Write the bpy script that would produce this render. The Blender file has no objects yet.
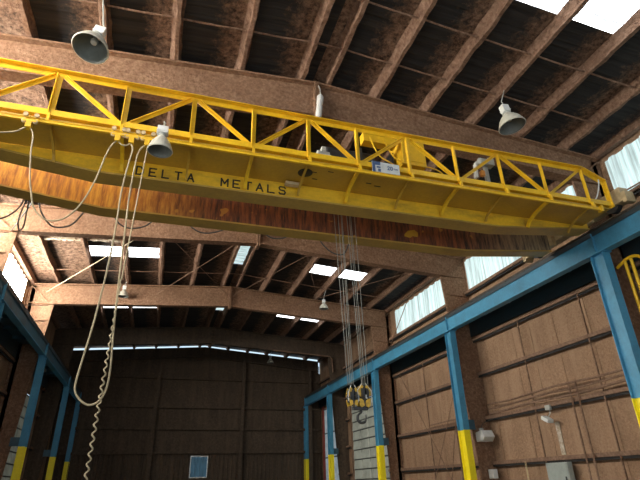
import bpy, bmesh, math, random
from mathutils import Vector, Matrix
random.seed(7)
scene = bpy.context.scene
COL = scene.collection

# ------------------------------------------------------------------ camera, sky, light, exposure
cam_d = bpy.data.cameras.new('camera')
cam = bpy.data.objects.new('camera', cam_d); COL.objects.link(cam)
Rv = Vector((0.95355367, -0.30031034, -0.02343295)); Uv = Vector((-0.11363054, -0.43066465, 0.89533014)); Fv = Vector((0.27896864, 0.85108264, 0.44478628))
M = Matrix.Identity(4)
for i in range(3):
    M[i][0] = Rv[i]; M[i][1] = Uv[i]; M[i][2] = -Fv[i]
M[0][3], M[1][3], M[2][3] = 0, 0, 1.6
cam.matrix_world = M
cam_d.sensor_width = 36; cam_d.lens = 490.98 * 36 / 640; cam_d.clip_start = .05
scene.camera = cam
scene.view_settings.view_transform = 'Standard'; scene.view_settings.look = 'None'
scene.view_settings.gamma = 1; scene.view_settings.use_curve_mapping = False
scene.view_settings.exposure = 0.27
world = bpy.data.worlds.new('world'); scene.world = world; world.use_nodes = True
wb = world.node_tree.nodes['Background']; wb.inputs[0].default_value = (.62, .80, .95, 1); wb.inputs[1].default_value = 1.0

def area(name, loc, direction, sx, sy, power, col):
    l = bpy.data.lights.new(name, 'AREA'); l.shape = 'RECTANGLE'; l.size = sx; l.size_y = sy; l.energy = power; l.color = col
    o = bpy.data.objects.new(name, l); COL.objects.link(o); o.location = loc
    o.rotation_euler = Vector(direction).to_track_quat('-Z', 'Y').to_euler()
    return o
area('unseen_open_end_light', (2.4, -6.9, 2.9), (0, 1, .22), 12.0, 5.0, 200, (1.0, .97, .92))       # area light standing in for an unseen open end behind the camera
area('unseen_side_door_light', (-4.6, 2.2, 2.6), (1, .35, .38), 5.0, 4.6, 110, (1.0, .93, .82))      # stands in for daylight from an unseen side door left of the camera
GLOW_SKY = 5.5; GLOW_R = .9; GLOW_L = 36.0

# ------------------------------------------------------------------ materials
def mat(name):
    m = bpy.data.materials.new(name); m.use_nodes = True
    nt = m.node_tree; b = nt.nodes['Principled BSDF']; return m, nt, b
def nd(nt, t, **k):
    n = nt.nodes.new(t)
    for a, v in k.items(): setattr(n, a, v)
    return n
def coords(nt, scale=(1, 1, 1)):
    tc = nd(nt, 'ShaderNodeTexCoord'); mp = nd(nt, 'ShaderNodeMapping'); mp.inputs['Scale'].default_value = scale
    nt.links.new(tc.outputs['Object'], mp.inputs[0]); return mp.outputs[0]
def noise(nt, vec, scale, detail=4, rough=.6):
    n = nd(nt, 'ShaderNodeTexNoise'); n.inputs['Scale'].default_value = scale; n.inputs['Detail'].default_value = detail; n.inputs['Roughness'].default_value = rough
    nt.links.new(vec, n.inputs['Vector']); return n.outputs['Fac']
def ramp(nt, fac, stops):
    r = nd(nt, 'ShaderNodeValToRGB'); el = r.color_ramp.elements
    while len(el) < len(stops): el.new(.5)
    for e, (p, c) in zip(el, stops): e.position = p; e.color = (*c, 1)
    nt.links.new(fac, r.inputs[0]); return r.outputs[0]
def mixc(nt, fac, a, b, mode='MIX'):
    m = nd(nt, 'ShaderNodeMix', data_type='RGBA', blend_type=mode)
    for sock, v in ((m.inputs[0], fac), (m.inputs[6], a), (m.inputs[7], b)):
        if isinstance(v, (int, float)): sock.default_value = v
        elif isinstance(v, tuple): sock.default_value = (*v, 1)
        else: nt.links.new(v, sock)
    return m.outputs[2]
def bump(nt, b, h, strength, dist):
    n = nd(nt, 'ShaderNodeBump'); n.inputs['Strength'].default_value = strength; n.inputs['Distance'].default_value = dist
    nt.links.new(h, n.inputs['Height']); nt.links.new(n.outputs[0], b.inputs['Normal'])
def spray(name, dark, mid, light, sc=11, streak=None, bd=.05):
    m, nt, b = mat(name); v = coords(nt)
    n1 = noise(nt, v, sc, 6, .72); n2 = noise(nt, v, 1.1, 3)
    c = ramp(nt, n1, [(.30, dark), (.5, mid), (.68, light)])
    c = mixc(nt, ramp(nt, n2, [(.35, (0, 0, 0)), (.7, (.45, .45, .45))]), c, dark)
    if streak:
        s = noise(nt, coords(nt, streak), 3, 4)
        c = mixc(nt, ramp(nt, s, [(.45, (0, 0, 0)), (.65, (.5, .5, .5))]), c, light)
    nt.links.new(c, b.inputs['Base Color']); b.inputs['Roughness'].default_value = .95; b.inputs['Specular IOR Level'].default_value = .1
    bump(nt, b, n1, .9, bd); return m
def paint(name, base, dirt, amount=.5, sc=2.5, rough=.45, stretch=(1, 1, 1), metal=0.0, lo=.5):
    m, nt, b = mat(name); v = coords(nt, stretch); n = noise(nt, v, sc, 6, .65)
    f = ramp(nt, n, [(lo - .05, (0, 0, 0)), (lo + .2, (amount,) * 3)])
    c = mixc(nt, f, base, dirt)
    n2 = noise(nt, coords(nt), 18, 3)
    c = mixc(nt, .18, c, ramp(nt, n2, [(.3, tuple(x * .5 for x in base)), (.7, tuple(min(1, x * 1.3) for x in base))]))
    nt.links.new(c, b.inputs['Base Color']); b.inputs['Roughness'].default_value = rough; b.inputs['Metallic'].default_value = metal
    bump(nt, b, n2, .15, .01); return m
def panel_light(name, col, strength, scale=(1, 1, 1), dirt=.35):
    m, nt, b = mat(name); v = coords(nt, scale); n = noise(nt, v, 1.6, 4)
    c = ramp(nt, n, [(.35, tuple(x * (1 - dirt) for x in col)), (.6, col)])
    nt.links.new(mixc(nt, 1.0, c, (.45, .45, .45), 'MULTIPLY'), b.inputs['Base Color']); nt.links.new(c, b.inputs['Emission Color']); b.inputs['Emission Strength'].default_value = strength
    b.inputs['Roughness'].default_value = .5; return m
M_FRAME = spray('sprayed_frame', (.16, .088, .052), (.29, .168, .104), (.42, .27, .175), 15)
M_PURL = spray('sprayed_purlin', (.12, .07, .048), (.25, .15, .10), (.37, .24, .17), 12)
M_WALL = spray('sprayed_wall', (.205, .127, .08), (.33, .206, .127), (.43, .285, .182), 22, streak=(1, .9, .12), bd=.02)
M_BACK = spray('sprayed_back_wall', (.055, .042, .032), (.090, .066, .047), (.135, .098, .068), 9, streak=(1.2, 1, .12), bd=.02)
M_GIRT = spray('sprayed_girt', (.14, .085, .06), (.24, .15, .10), (.33, .215, .15), 14, bd=.02)
M_YEL = paint('crane_yellow', (.86, .51, .015), (.50, .27, .02), .6, 2.0)
M_YELD = paint('crane_yellow_dirty', (.84, .50, .025), (.34, .20, .03), .8, 1.4, stretch=(1.0, 1, 3))
M_PLAT = paint('crane_platform_tan', (.50, .295, .03), (.27, .16, .04), .6, 1.1)
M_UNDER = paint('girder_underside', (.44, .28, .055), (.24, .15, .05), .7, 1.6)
M_APRON = paint('dark_blue_black', (.028, .05, .062), (.04, .035, .03), .7, 2)
M_TAN = paint('dusty_cream_paint', (.55, .42, .23), (.30, .20, .10), .7, 5)
M_BLUE = paint('runway_blue', (.060, .27, .43), (.04, .13, .19), .7, 1.6, .5)
M_BLUED = paint('runway_blue_dirt_shade', (.045, .13, .18), (.06, .05, .04), .8, 2)
M_YBASE = paint('safety_yellow', (.98, .80, .015), (.85, .64, .03), .3, 3)
M_RAIL = paint('rail_steel', (.10, .085, .07), (.05, .04, .03), .6, 8, .5, metal=.6)
M_DARK = paint('dark_steel', (.05, .05, .05), (.02, .02, .02), .6, 6, .5, metal=.3)
M_SHADE = paint('girt_shade_black', (.018, .016, .015), (.03, .025, .02), .5, 6, .8)
M_GREY = paint('grey_enamel', (.42, .43, .39), (.22, .20, .16), .5, 7)
M_HOOK = paint('worn_hook_yellow', (.62, .38, .03), (.10, .07, .03), .8, 14)
M_LINING = paint('dark_reflector_lining', (.15, .16, .14), (.09, .09, .075), .5, 6, .5)
M_WHITE = paint('white_enamel', (.72, .73, .70), (.35, .32, .27), .4, 9)
M_REFL = paint('lamp_reflector', (.50, .49, .41), (.30, .26, .19), .6, 6, .4)
M_CAB = paint('grey_cabinet', (.34, .38, .35), (.22, .24, .2), .4, 3)
M_CABLE = paint('tan_cable', (.46, .37, .22), (.30, .25, .17), .5, 12, .6)
M_BCABLE = paint('dark_cable', (.05, .05, .045), (.10, .08, .06), .5, 12, .6)
M_ROPE = paint('wire_rope', (.24, .25, .22), (.14, .13, .11), .6, 30, .5, metal=.3)
M_INK = paint('black_lettering', (.02, .018, .015), (.08, .06, .01), .3, 20)
M_SIGN = paint('sign_white', (.62, .64, .62), (.42, .42, .38), .4, 10)
M_SIGNB = paint('sign_blue', (.05, .09, .20), (.10, .16, .24), .4, 20)
M_RED = paint('red_oxide', (.28, .045, .03), (.12, .03, .02), .5, 5)
M_ORANGE = paint('orange_cover', (.75, .30, .05), (.5, .3, .2), .4, 9)
M_CONC, nt_, b_ = mat('concrete_floor')
c_ = ramp(nt_, noise(nt_, coords(nt_), 1.3, 6), [(.3, (.13, .12, .105)), (.7, (.24, .22, .19))]); nt_.links.new(c_, b_.inputs['Base Color']); b_.inputs['Roughness'].default_value = .8

# rusty web of the far girder
M_RUST, nt_, b_ = mat('rusty_girder_web')
v_ = coords(nt_, (1, 1, .12)); n_ = noise(nt_, v_, 15, 6, .7); big = noise(nt_, coords(nt_), .55, 3)
rust = ramp(nt_, n_, [(.36, (.030, .014, .010)), (.48, (.13, .040, .018)), (.62, (.27, .085, .028))])
tc_ = nd(nt_, 'ShaderNodeTexCoord'); sp_ = nd(nt_, 'ShaderNodeSeparateXYZ'); nt_.links.new(tc_.outputs['Object'], sp_.inputs[0])
mr = nd(nt_, 'ShaderNodeMapRange'); nt_.links.new(sp_.outputs['X'], mr.inputs[0]); mr.inputs[1].default_value = -3.6; mr.inputs[2].default_value = -1.7; mr.inputs[3].default_value = 1; mr.inputs[4].default_value = 0
yel = ramp(nt_, n_, [(.38, (.34, .12, .03)), (.5, (.60, .26, .04)), (.62, (.78, .42, .06))])
c_ = mixc(nt_, mr.outputs[0], rust, yel)
mr2 = nd(nt_, 'ShaderNodeMapRange'); nt_.links.new(sp_.outputs['X'], mr2.inputs[0]); mr2.inputs[1].default_value = 3.6; mr2.inputs[2].default_value = 5.8
c_ = mixc(nt_, mr2.outputs[0], c_, ramp(nt_, n_, [(.36, (.07, .05, .04)), (.62, (.38, .29, .18))]))
pt_ = ramp(nt_, noise(nt_, coords(nt_), 3.2, 2), [(.69, (0, 0, 0)), (.72, (.7, .7, .7))])
c_ = mixc(nt_, pt_, c_, (.50, .24, .04))
nt_.links.new(c_, b_.inputs['Base Color']); b_.inputs['Roughness'].default_value = .7

# roof sheeting: dark sheet, brown fibrous cover growing across each purlin bay
M_DECK, nt_, b_ = mat('roof_sheeting')
v_ = coords(nt_); n1 = noise(nt_, v_, 9, 6, .75); nst = noise(nt_, coords(nt_, (.25, 6, 1)), 2, 3)
steel = ramp(nt_, nst, [(.35, (.030, .028, .027)), (.7, (.055, .050, .046))])
fib = ramp(nt_, n1, [(.36, (.05, .03, .02)), (.5, (.19, .115, .075)), (.66, (.34, .22, .15))])
tc_ = nd(nt_, 'ShaderNodeTexCoord'); sp_ = nd(nt_, 'ShaderNodeSeparateXYZ'); nt_.links.new(tc_.outputs['Object'], sp_.inputs[0])
def mth(nt, op, a, b=None):
    n = nd(nt, 'ShaderNodeMath', operation=op)
    for s, v in zip(n.inputs, (a, b)):
        if v is None: continue
        if isinstance(v, (int, float)): s.default_value = v
        else: nt.links.new(v, s)
    return n.outputs[0]
def cell(x0, w): return mth(nt_, 'FRACT', mth(nt_, 'DIVIDE', mth(nt_, 'SUBTRACT', sp_.outputs['X'], x0), w))
left = mth(nt_, 'LESS_THAN', sp_.outputs['X'], 2.41)
fr = mixc(nt_, left, cell(2.58, 1.235), cell(-5.34, 1.24))
cov = mth(nt_, 'ADD', fr, mth(nt_, 'MULTIPLY', mth(nt_, 'SUBTRACT', noise(nt_, v_, 5, 5, .8), .5), .9))
lft = nd(nt_, 'ShaderNodeMapRange'); nt_.links.new(sp_.outputs['X'], lft.inputs[0]); lft.inputs[1].default_value = -2.7; lft.inputs[2].default_value = -3.1; lft.inputs[3].default_value = 0; lft.inputs[4].default_value = .45
cov = mth(nt_, 'ADD', cov, lft.outputs[0])
cmask = ramp(nt_, cov, [(.50, (0, 0, 0)), (.78, (1, 1, 1))])
c_ = mixc(nt_, cmask, steel, fib)
nt_.links.new(c_, b_.inputs['Base Color']); b_.inputs['Roughness'].default_value = .9; b_.inputs['Specular IOR Level'].default_value = .15
bump(nt_, b_, mixc(nt_, cmask, nst, n1), .8, .06)
M_PEEL = spray('pale_insulation', (.25, .18, .12), (.55, .47, .36), (.8, .76, .68), 9)

M_SKYL = panel_light('roof_daylight_sheet', (.93, .97, 1.0), GLOW_SKY, (.5, 9, 1), .88)
M_CLR = panel_light('clerestory_sheet_right', (.66, .84, .84), GLOW_R, (1, 7, .3), .5)
M_CLL = panel_light('clerestory_sheet_left', (1.0, .95, .86), GLOW_L, (1, 4, .4), .12)
M_TRD = panel_light('dusty_translucent_door', (.50, .52, .43), .22, (1, 1, 1), .3)
M_TRD2 = panel_light('blue_grey_translucent', (.42, .50, .54), .42, (1, 1, 2), .4)
M_TRDL = panel_light('dim_translucent_left', (.40, .42, .34), .13, (1, 1, 1), .4)
M_BWIN = panel_light('blue_window_sheet', (.06, .15, .22), .28, (6, 1, 1), .4)
M_SLIT = panel_light('daylight_gap', (.75, .86, .92), 1.6)
M_BULB, nt_, b_ = mat('unlit_bulb_glass'); b_.inputs['Base Color'].default_value = (.55, .55, .5, 1); b_.inputs['Roughness'].default_value = .15

# ------------------------------------------------------------------ mesh helpers (world coordinates)
class MB:
    def __init__(s): s.v = []; s.f = []; s.smooth = False
    def add(s, vs, fs):
        n = len(s.v); s.v += [tuple(v) for v in vs]; s.f += [tuple(i + n for i in f) for f in fs]; return s
    def box(s, x0, x1, y0, y1, z0, z1):
        return s.add([(x0, y0, z0), (x1, y0, z0), (x1, y1, z0), (x0, y1, z0), (x0, y0, z1), (x1, y0, z1), (x1, y1, z1), (x0, y1, z1)],
                     [(0, 3, 2, 1), (4, 5, 6, 7), (0, 1, 5, 4), (1, 2, 6, 5), (2, 3, 7, 6), (3, 0, 4, 7)])
    def bar(s, a, b, w, h, up=(0, 0, 1)):
        a = Vector(a); b = Vector(b); d = (b - a).normalized(); up = Vector(up)
        if abs(d.dot(up)) > .98: up = Vector((0, 1, 0))
        r = d.cross(up).normalized(); u = r.cross(d)
        c = [(-1, -1), (1, -1), (1, 1), (-1, 1)]
        vs = [p + r * (i * w / 2) + u * (j * h / 2) for p in (a, b) for i, j in c]
        return s.add(vs, [(0, 1, 2, 3)[::-1], (4, 5, 6, 7), (0, 1, 5, 4), (1, 2, 6, 5), (2, 3, 7, 6), (3, 0, 4, 7)][:])
    def angle(s, a, b, w, t=.012, up=(0, 0, 1), flip=1):
        # rolled L section: two legs at right angles
        a = Vector(a); b = Vector(b); d = (b - a).normalized(); up = Vector(up)
        if abs(d.dot(up)) > .98: up = Vector((0, 1, 0))
        r = d.cross(up).normalized() * flip; u = (r * flip).cross(d)
        s.bar(a + u * (w / 2 - t / 2), b + u * (w / 2 - t / 2), w, t, up)
        return s.bar(a + r * (w / 2 - t / 2), b + r * (w / 2 - t / 2), t, w, up)
    def prismY(s, pts, y0, y1):
        n = len(pts)
        vs = [(x, y0, z) for x, z in pts] + [(x, y1, z) for x, z in pts]
        return s.add(vs, [tuple(range(n)), tuple(range(2 * n - 1, n - 1, -1))] + [(i, n + i, n + (i + 1) % n, (i + 1) % n) for i in range(n)])
    def prismX(s, pts, x0, x1):
        n = len(pts)
        vs = [(x0, y, z) for y, z in pts] + [(x1, y, z) for y, z in pts]
        return s.add(vs, [tuple(range(n)), tuple(range(2 * n - 1, n - 1, -1))] + [(i, n + i, n + (i + 1) % n, (i + 1) % n) for i in range(n)])
    def tube(s, pts, r, n=8, cap=True):
        pts = [Vector(p) for p in pts]; s.smooth = True; rings = []; prev = None
        for i, p in enumerate(pts):
            d = (pts[min(i + 1, len(pts) - 1)] - pts[max(i - 1, 0)]).normalized()
            if prev is None:
                ref = Vector((0, 0, 1)) if abs(d.z) < .9 else Vector((1, 0, 0)); u = d.cross(ref).normalized()
            else:
                u = (prev - d * prev.dot(d)).normalized()
            prev = u; w = d.cross(u); rr = r[i] if isinstance(r, (list, tuple)) else r
            rings.append([p + (u * math.cos(k * 2 * math.pi / n) + w * math.sin(k * 2 * math.pi / n)) * rr for k in range(n)])
        base = len(s.v); s.v += [tuple(q) for ring in rings for q in ring]
        for i in range(len(rings) - 1):
            for k in range(n):
                a = base + i * n + k; b = base + i * n + (k + 1) % n; s.f.append((a, b, b + n, a + n))
        if cap:
            s.f.append(tuple(base + k for k in range(n))[::-1]); s.f.append(tuple(base + (len(rings) - 1) * n + k for k in range(n)))
        return s
    def lathe(s, prof, c, axis=(0, 0, 1), n=28):
        ax = Vector(axis).normalized(); ref = Vector((1, 0, 0)) if abs(ax.x) < .9 else Vector((0, 1, 0))
        u = ax.cross(ref).normalized(); w = ax.cross(u); c = Vector(c); s.smooth = True; base = len(s.v)
        for r, h in prof:
            for k in range(n):
                t = 2 * math.pi * k / n; s.v.append(tuple(c + ax * h + (u * math.cos(t) + w * math.sin(t)) * r))
        for i in range(len(prof) - 1):
            for k in range(n):
                a = base + i * n + k; b = base + i * n + (k + 1) % n; s.f.append((a, b, b + n, a + n))
        return s
    def corr(s, origin, across, along, width, length, pitch, amp, nrm, thick=.006):
        # corrugated sheet: waves run along 'along', repeated in 'across'
        o = Vector(origin); A = Vector(across); L = Vector(along); N = Vector(nrm); k = max(1, round(width / pitch)); P = width / k; xs = []
        for i in range(k):
            for fx, h in ((0, 0), (.25, 0), (.38, 1), (.62, 1), (.75, 0)): xs.append(((i + fx) * P, h * amp))
        xs.append((width, 0)); vs = []
        for off in (0, -thick):
            for x, h in xs: vs.append(o + A * x + N * (h + off)); vs.append(o + A * x + L * length + N * (h + off))
        m = len(xs); fs = []
        for i in range(m - 1):
            fs.append((2 * i, 2 * i + 1, 2 * i + 3, 2 * i + 2)); q = 2 * m + 2 * i; fs.append((q, q + 2, q + 3, q + 1))
        for i in range(m - 1):
            q = 2 * m; fs.append((2 * i, 2 * i + 2, q + 2 * i + 2, q + 2 * i)); fs.append((2 * i + 1, q + 2 * i + 1, q + 2 * i + 3, 2 * i + 3))
        fs.append((0, 2 * m, 2 * m + 1, 1)); e = 2 * m - 2; fs.append((e, e + 1, 2 * m + e + 1, 2 * m + e))
        return s.add(vs, fs)
    def build(s, name, m, parent=None, bevel=0):
        off = Vector((0, 0, 0)); p = parent
        while p is not None: off += p.location; p = p.parent
        me = bpy.data.meshes.new(name); me.from_pydata([tuple(Vector(v) - off) for v in s.v], [], s.f); me.update()
        bm = bmesh.new(); bm.from_mesh(me); bmesh.ops.recalc_face_normals(bm, faces=bm.faces)
        if bevel: bmesh.ops.bevel(bm, geom=[e for e in bm.edges if len(e.link_faces) == 2 and e.calc_face_angle(0) > .6], offset=bevel, segments=2, affect='EDGES', profile=.6)
        bm.to_mesh(me); bm.free()
        if s.smooth:
            me.polygons.foreach_set('use_smooth', [True] * len(me.polygons))
            try: me.set_sharp_from_angle(angle=math.radians(40))
            except Exception: pass
        me.materials.append(m); o = bpy.data.objects.new(name, me); COL.objects.link(o); o.parent = parent
        return o
def tag(o, label=None, cat=None, group=None, kind=None):
    if label: o['label'] = label
    if cat: o['category'] = cat
    if group: o['group'] = group
    if kind: o['kind'] = kind
    return o
def thing(name, loc, label, cat, group=None):
    o = bpy.data.objects.new(name, None); COL.objects.link(o); o.location = loc; o.empty_display_size = .1
    return tag(o, label, cat, group)
def struct(o): o['kind'] = 'structure'; return o
def arc(a, b, sag, n=16):
    a = Vector(a); b = Vector(b); return [a.lerp(b, i / n) - Vector((0, 0, sag * 4 * (i / n) * (1 - i / n))) for i in range(n + 1)]
def smooth_path(pts, n=6):
    P = [Vector(p) for p in pts]; P = [2 * P[0] - P[1]] + P + [2 * P[-1] - P[-2]]; out = []
    for i in range(1, len(P) - 2):
        for k in range(n):
            t = k / n; a, b, c, d = P[i - 1:i + 3]
            out.append(.5 * ((2 * b) + (c - a) * t + (2 * a - 5 * b + 4 * c - d) * t * t + (3 * b - 3 * c + d - a) * t ** 3))
    out.append(P[-2]); return out

# ------------------------------------------------------------------ building dimensions
YO, YA, YB, YC, YD, YE = 1.34, 7.44, 13.54, 19.62, 25.71, 30.2
XM, WL, WR = 2.41, -5.04, 9.70
def top(x): return 9.12 - .075 * abs(x - XM)          # underside of purlins
FY = [-4.76, YO, YA, YB, YC, YD, YE]
Y0 = -7.0

# floor, walls, roof
struct(MB().box(WL - .3, WR + .3, Y0, YE + .3, -.2, 0).build('floor', M_CONC))
def wall_side(name, x, sgn, holes):
    # sheet wall in strips, with openings (y0,y1,z0,z1); thin vertical sheet laps on the room side
    mb = MB(); ys = sorted({Y0, YE + .2} | {h[0] for h in holes} | {h[1] for h in holes})
    for a, b in zip(ys, ys[1:]):
        zs = [0.0]; cut = sorted([(h[2], h[3]) for h in holes if h[0] <= a + 1e-6 and h[1] >= b - 1e-6])
        z = 0
        for c0, c1 in cut:
            if c0 > z: mb.box(min(x, x + sgn * .08), max(x, x + sgn * .08), a, b, z, c0)
            z = c1
        if z < 8.72: mb.box(min(x, x + sgn * .08), max(x, x + sgn * .08), a, b, z, 8.72)
    y = Y0 + .4
    while y < YE:
        zt = 5.6 if any(h[0] - .05 < y < h[1] + .05 and h[2] > 5 for h in holes) else 8.5
        if not any(h[0] - .05 < y < h[1] + .05 and h[2] < 5 for h in holes):
            wd = random.choice((.03, .05, .04))
            mb.box(min(x, x - sgn * .012), max(x, x - sgn * .012), y, y + wd, 0, zt)
        y += random.choice((.92, 1.35, .74, 1.1))
    return struct(mb.build(name, M_WALL))
CL0, CL1 = 7.32, 8.42
hr = [(YO + .3, YA - .2, CL0, CL1), (YA + .35, YB - .12, CL0, CL1), (YB + .3, YC - .55, CL0, CL1), (YC + 1.15, YD - .55, 0, 5.35), (27.0, 29.65, 0, 5.65)]
hl = [(-.4, 4.8, .2, 5.0), (YO + .3, YA - .3, CL0, CL1), (YA + .35, YB - .3, CL0, CL1), (YB + .35, YC - .6, CL0, CL1), (YC + 1.6, YD - 1.2, 0, 5.2), (28.0, 28.35, 3.9, 5.3)]
wall_side('wall_right', WR, 1, hr)
wall_side('wall_left', WL, -1, hl)
# back wall: smooth sprayed top, bare ribbed sheet at the foot, open slot under the roof
bw = MB().prismY([(WL, 3.26), (WR, 3.26), (WR, 7.84), (9.56, 7.84), (9.56, 8.63), (XM, 9.19), (WL, 8.60)], YE, YE + .08)
bw.corr((WL, YE + .02, 0), (1, 0, 0), (0, 0, 1), 2.10 - WL, 3.26, .24, .05, (0, -1, 0))
bw.corr((3.05, YE + .02, 0), (1, 0, 0), (0, 0, 1), WR - 3.05, 3.26, .24, .05, (0, -1, 0))
bw.box(2.10, 3.05, YE, YE + .05, 0, 2.05).box(2.10, 3.05, YE, YE + .05, 3.14, 3.26)
x = WL + .5
while x < WR: bw.box(x, x + .04, YE - .02, YE, 3.3, 8.3); x += .83
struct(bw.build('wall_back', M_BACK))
w = struct(MB().corr((2.14, YE + .03, 2.09), (1, 0, 0), (0, 0, 1), .87, 1.0, .14, .02, (0, -1, 0)).build('window_1', M_BWIN))
fm = MB()
for a in ((2.10, 3.05, YE - .05, YE - .005, 3.09, 3.15), (2.10, 3.05, YE - .05, YE - .005, 2.04, 2.09), (2.10, 2.14, YE - .05, YE - .005, 2.09, 3.09), (3.01, 3.05, YE - .05, YE - .005, 2.09, 3.09)): fm.box(*a)
fm.build('window_frame', M_WHITE, w)
# roof sheeting with openings for the daylight sheets
skyl = []
for yc in (-1.9, 4.08, 10.6, 16.9, 22.75):
    for xa, xb in ((-2.83, -1.64), (-1.60, -.42), (5.04, 6.18), (6.22, 7.42)): skyl.append((xa, xb, yc - .42, yc + .42))
vents = [(2.22, 2.60, 15.5, 17.75), (2.22, 2.60, 22.4, 23.6)]
H = .235
def deck(name, xa, xb):
    mb = MB(); op = [h for h in skyl + vents if h[0] < xb and h[1] > xa]
    xs = sorted({xa, xb} | {min(max(h[0], xa), xb) for h in op} | {min(max(h[1], xa), xb) for h in op})
    for a, b in zip(xs, xs[1:]):
        y = Y0
        for h in sorted([h for h in op if h[0] <= a + 1e-6 and h[1] >= b - 1e-6], key=lambda q: q[2]) + [(0, 0, YE + .35, 0)]:
            za, zb = top(a) + H, top(b) + H
            mb.prismY([(a, za), (b, zb), (b, zb + .05), (a, za + .05)], y, h[2]); y = h[3]
    return mb
dl = deck('c', WL - .2, XM); dr = deck('c', XM, WR + .2); dl.add(dr.v, dr.f)
struct(dl.build('ceiling', M_DECK))
for i, (a, b, y0, y1) in enumerate(skyl):
    za, zb = top(a) + H + .01, top(b) + H + .01
    d = Vector((b - a, 0, zb - za)); L = d.length; d.normalize(); n = Vector((-d.z, 0, d.x))
    struct(MB().corr((a, y0, za), (0, 1, 0), d, y1 - y0, L, .14, .02, n).build('window_%d' % (i + 2), M_SKYL))
k = 2 + len(skyl)
for a, b, y0, y1 in vents:
    struct(MB().box(a, b, y0 + .05, y1 - .1, 9.37, 9.38).build('window_%d' % k, M_CLR)); k += 1
for (y0, y1, z0, z1) in hr[:3]:
    struct(MB().corr((WR - .02, y0, z0), (0, 1, 0), (0, 0, 1), y1 - y0, z1 - z0, .42, .05, (-1, 0, 0)).build('window_%d' % k, M_CLR)); k += 1
for (y0, y1, z0, z1) in hl[1:4]:
    struct(MB().corr((WL + .02, y0, z0), (0, 1, 0), (0, 0, 1), y1 - y0, z1 - z0, .42, .05, (1, 0, 0)).build('window_%d' % k, M_CLL)); k += 1
struct(MB().box(WL - .03, WL - .01, 28.0, 28.35, 3.9, 5.3).build('window_%d' % k, M_SLIT)); k += 1
# block-like sectional doors in the side walls
def sectional(name, x, s, y0, y1, ztop, m, rows, colsn):
    fr = MB().box(min(x, x - s * .06), max(x, x - s * .06), y0, y0 + .08, 0, ztop).box(min(x, x - s * .06), max(x, x - s * .06), y1 - .08, y1, 0, ztop).box(min(x, x - s * .06), max(x, x - s * .06), y0 + .08, y1 - .08, ztop - .06, ztop)
    d = struct(fr.build(name, M_GIRT)); hgt = (ztop - .1) / rows; w_ = (y1 - y0 - .2) / colsn
    for r in range(rows):
        mb = MB(); z = .02 + r * hgt
        for c in range(colsn):
            ya = y0 + .1 + c * w_ + .02; yb = ya + w_ - .04
            mb.add([(x + s * .02, ya, z), (x + s * .02, yb, z), (x - s * .045, yb - .06, z + .02), (x - s * .045, ya + .06, z + .02),
                    (x + s * .02, ya, z + hgt - .05), (x + s * .02, yb, z + hgt - .05), (x - s * .0, yb - .05, z + hgt - .07), (x - s * .0, ya + .05, z + hgt - .07)],
                   [(0, 1, 2, 3), (4, 7, 6, 5), (2, 6, 7, 3), (1, 5, 6, 2), (0, 3, 7, 4), (0, 4, 5, 1)])
        mb.build('door_panel', m, d)
    mb = MB().box(min(x + s * .03, x + s * .06), max(x + s * .03, x + s * .06), y0 + .08, y1 - .08, 0, ztop - .06); mb.build('backing', M_DARK, d)
sectional('door_1', WR, 1, YC + 1.15, YD - .55, 5.35, M_TRD, 12, 4)
sectional('door_2', WL, -1, YC + 1.6, YD - 1.2, 5.2, M_TRDL, 12, 4)
d3 = MB().box(WR, WR + .02, 27.1, 29.6, 0, 5.6)
d3 = struct(d3.build('door_3', M_TRD2))
fm = MB()
for z in (5.55, 4.2, 2.9, 1.6): fm.box(WR - .06, WR - .005, 27.05, 29.6, z, z + .06)
fm.build('door_rail', M_DARK, d3)
MB().box(WR - .12, WR - .01, 29.6, 29.72, 0, 5.8).build('door_post', M_RED, d3)

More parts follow.
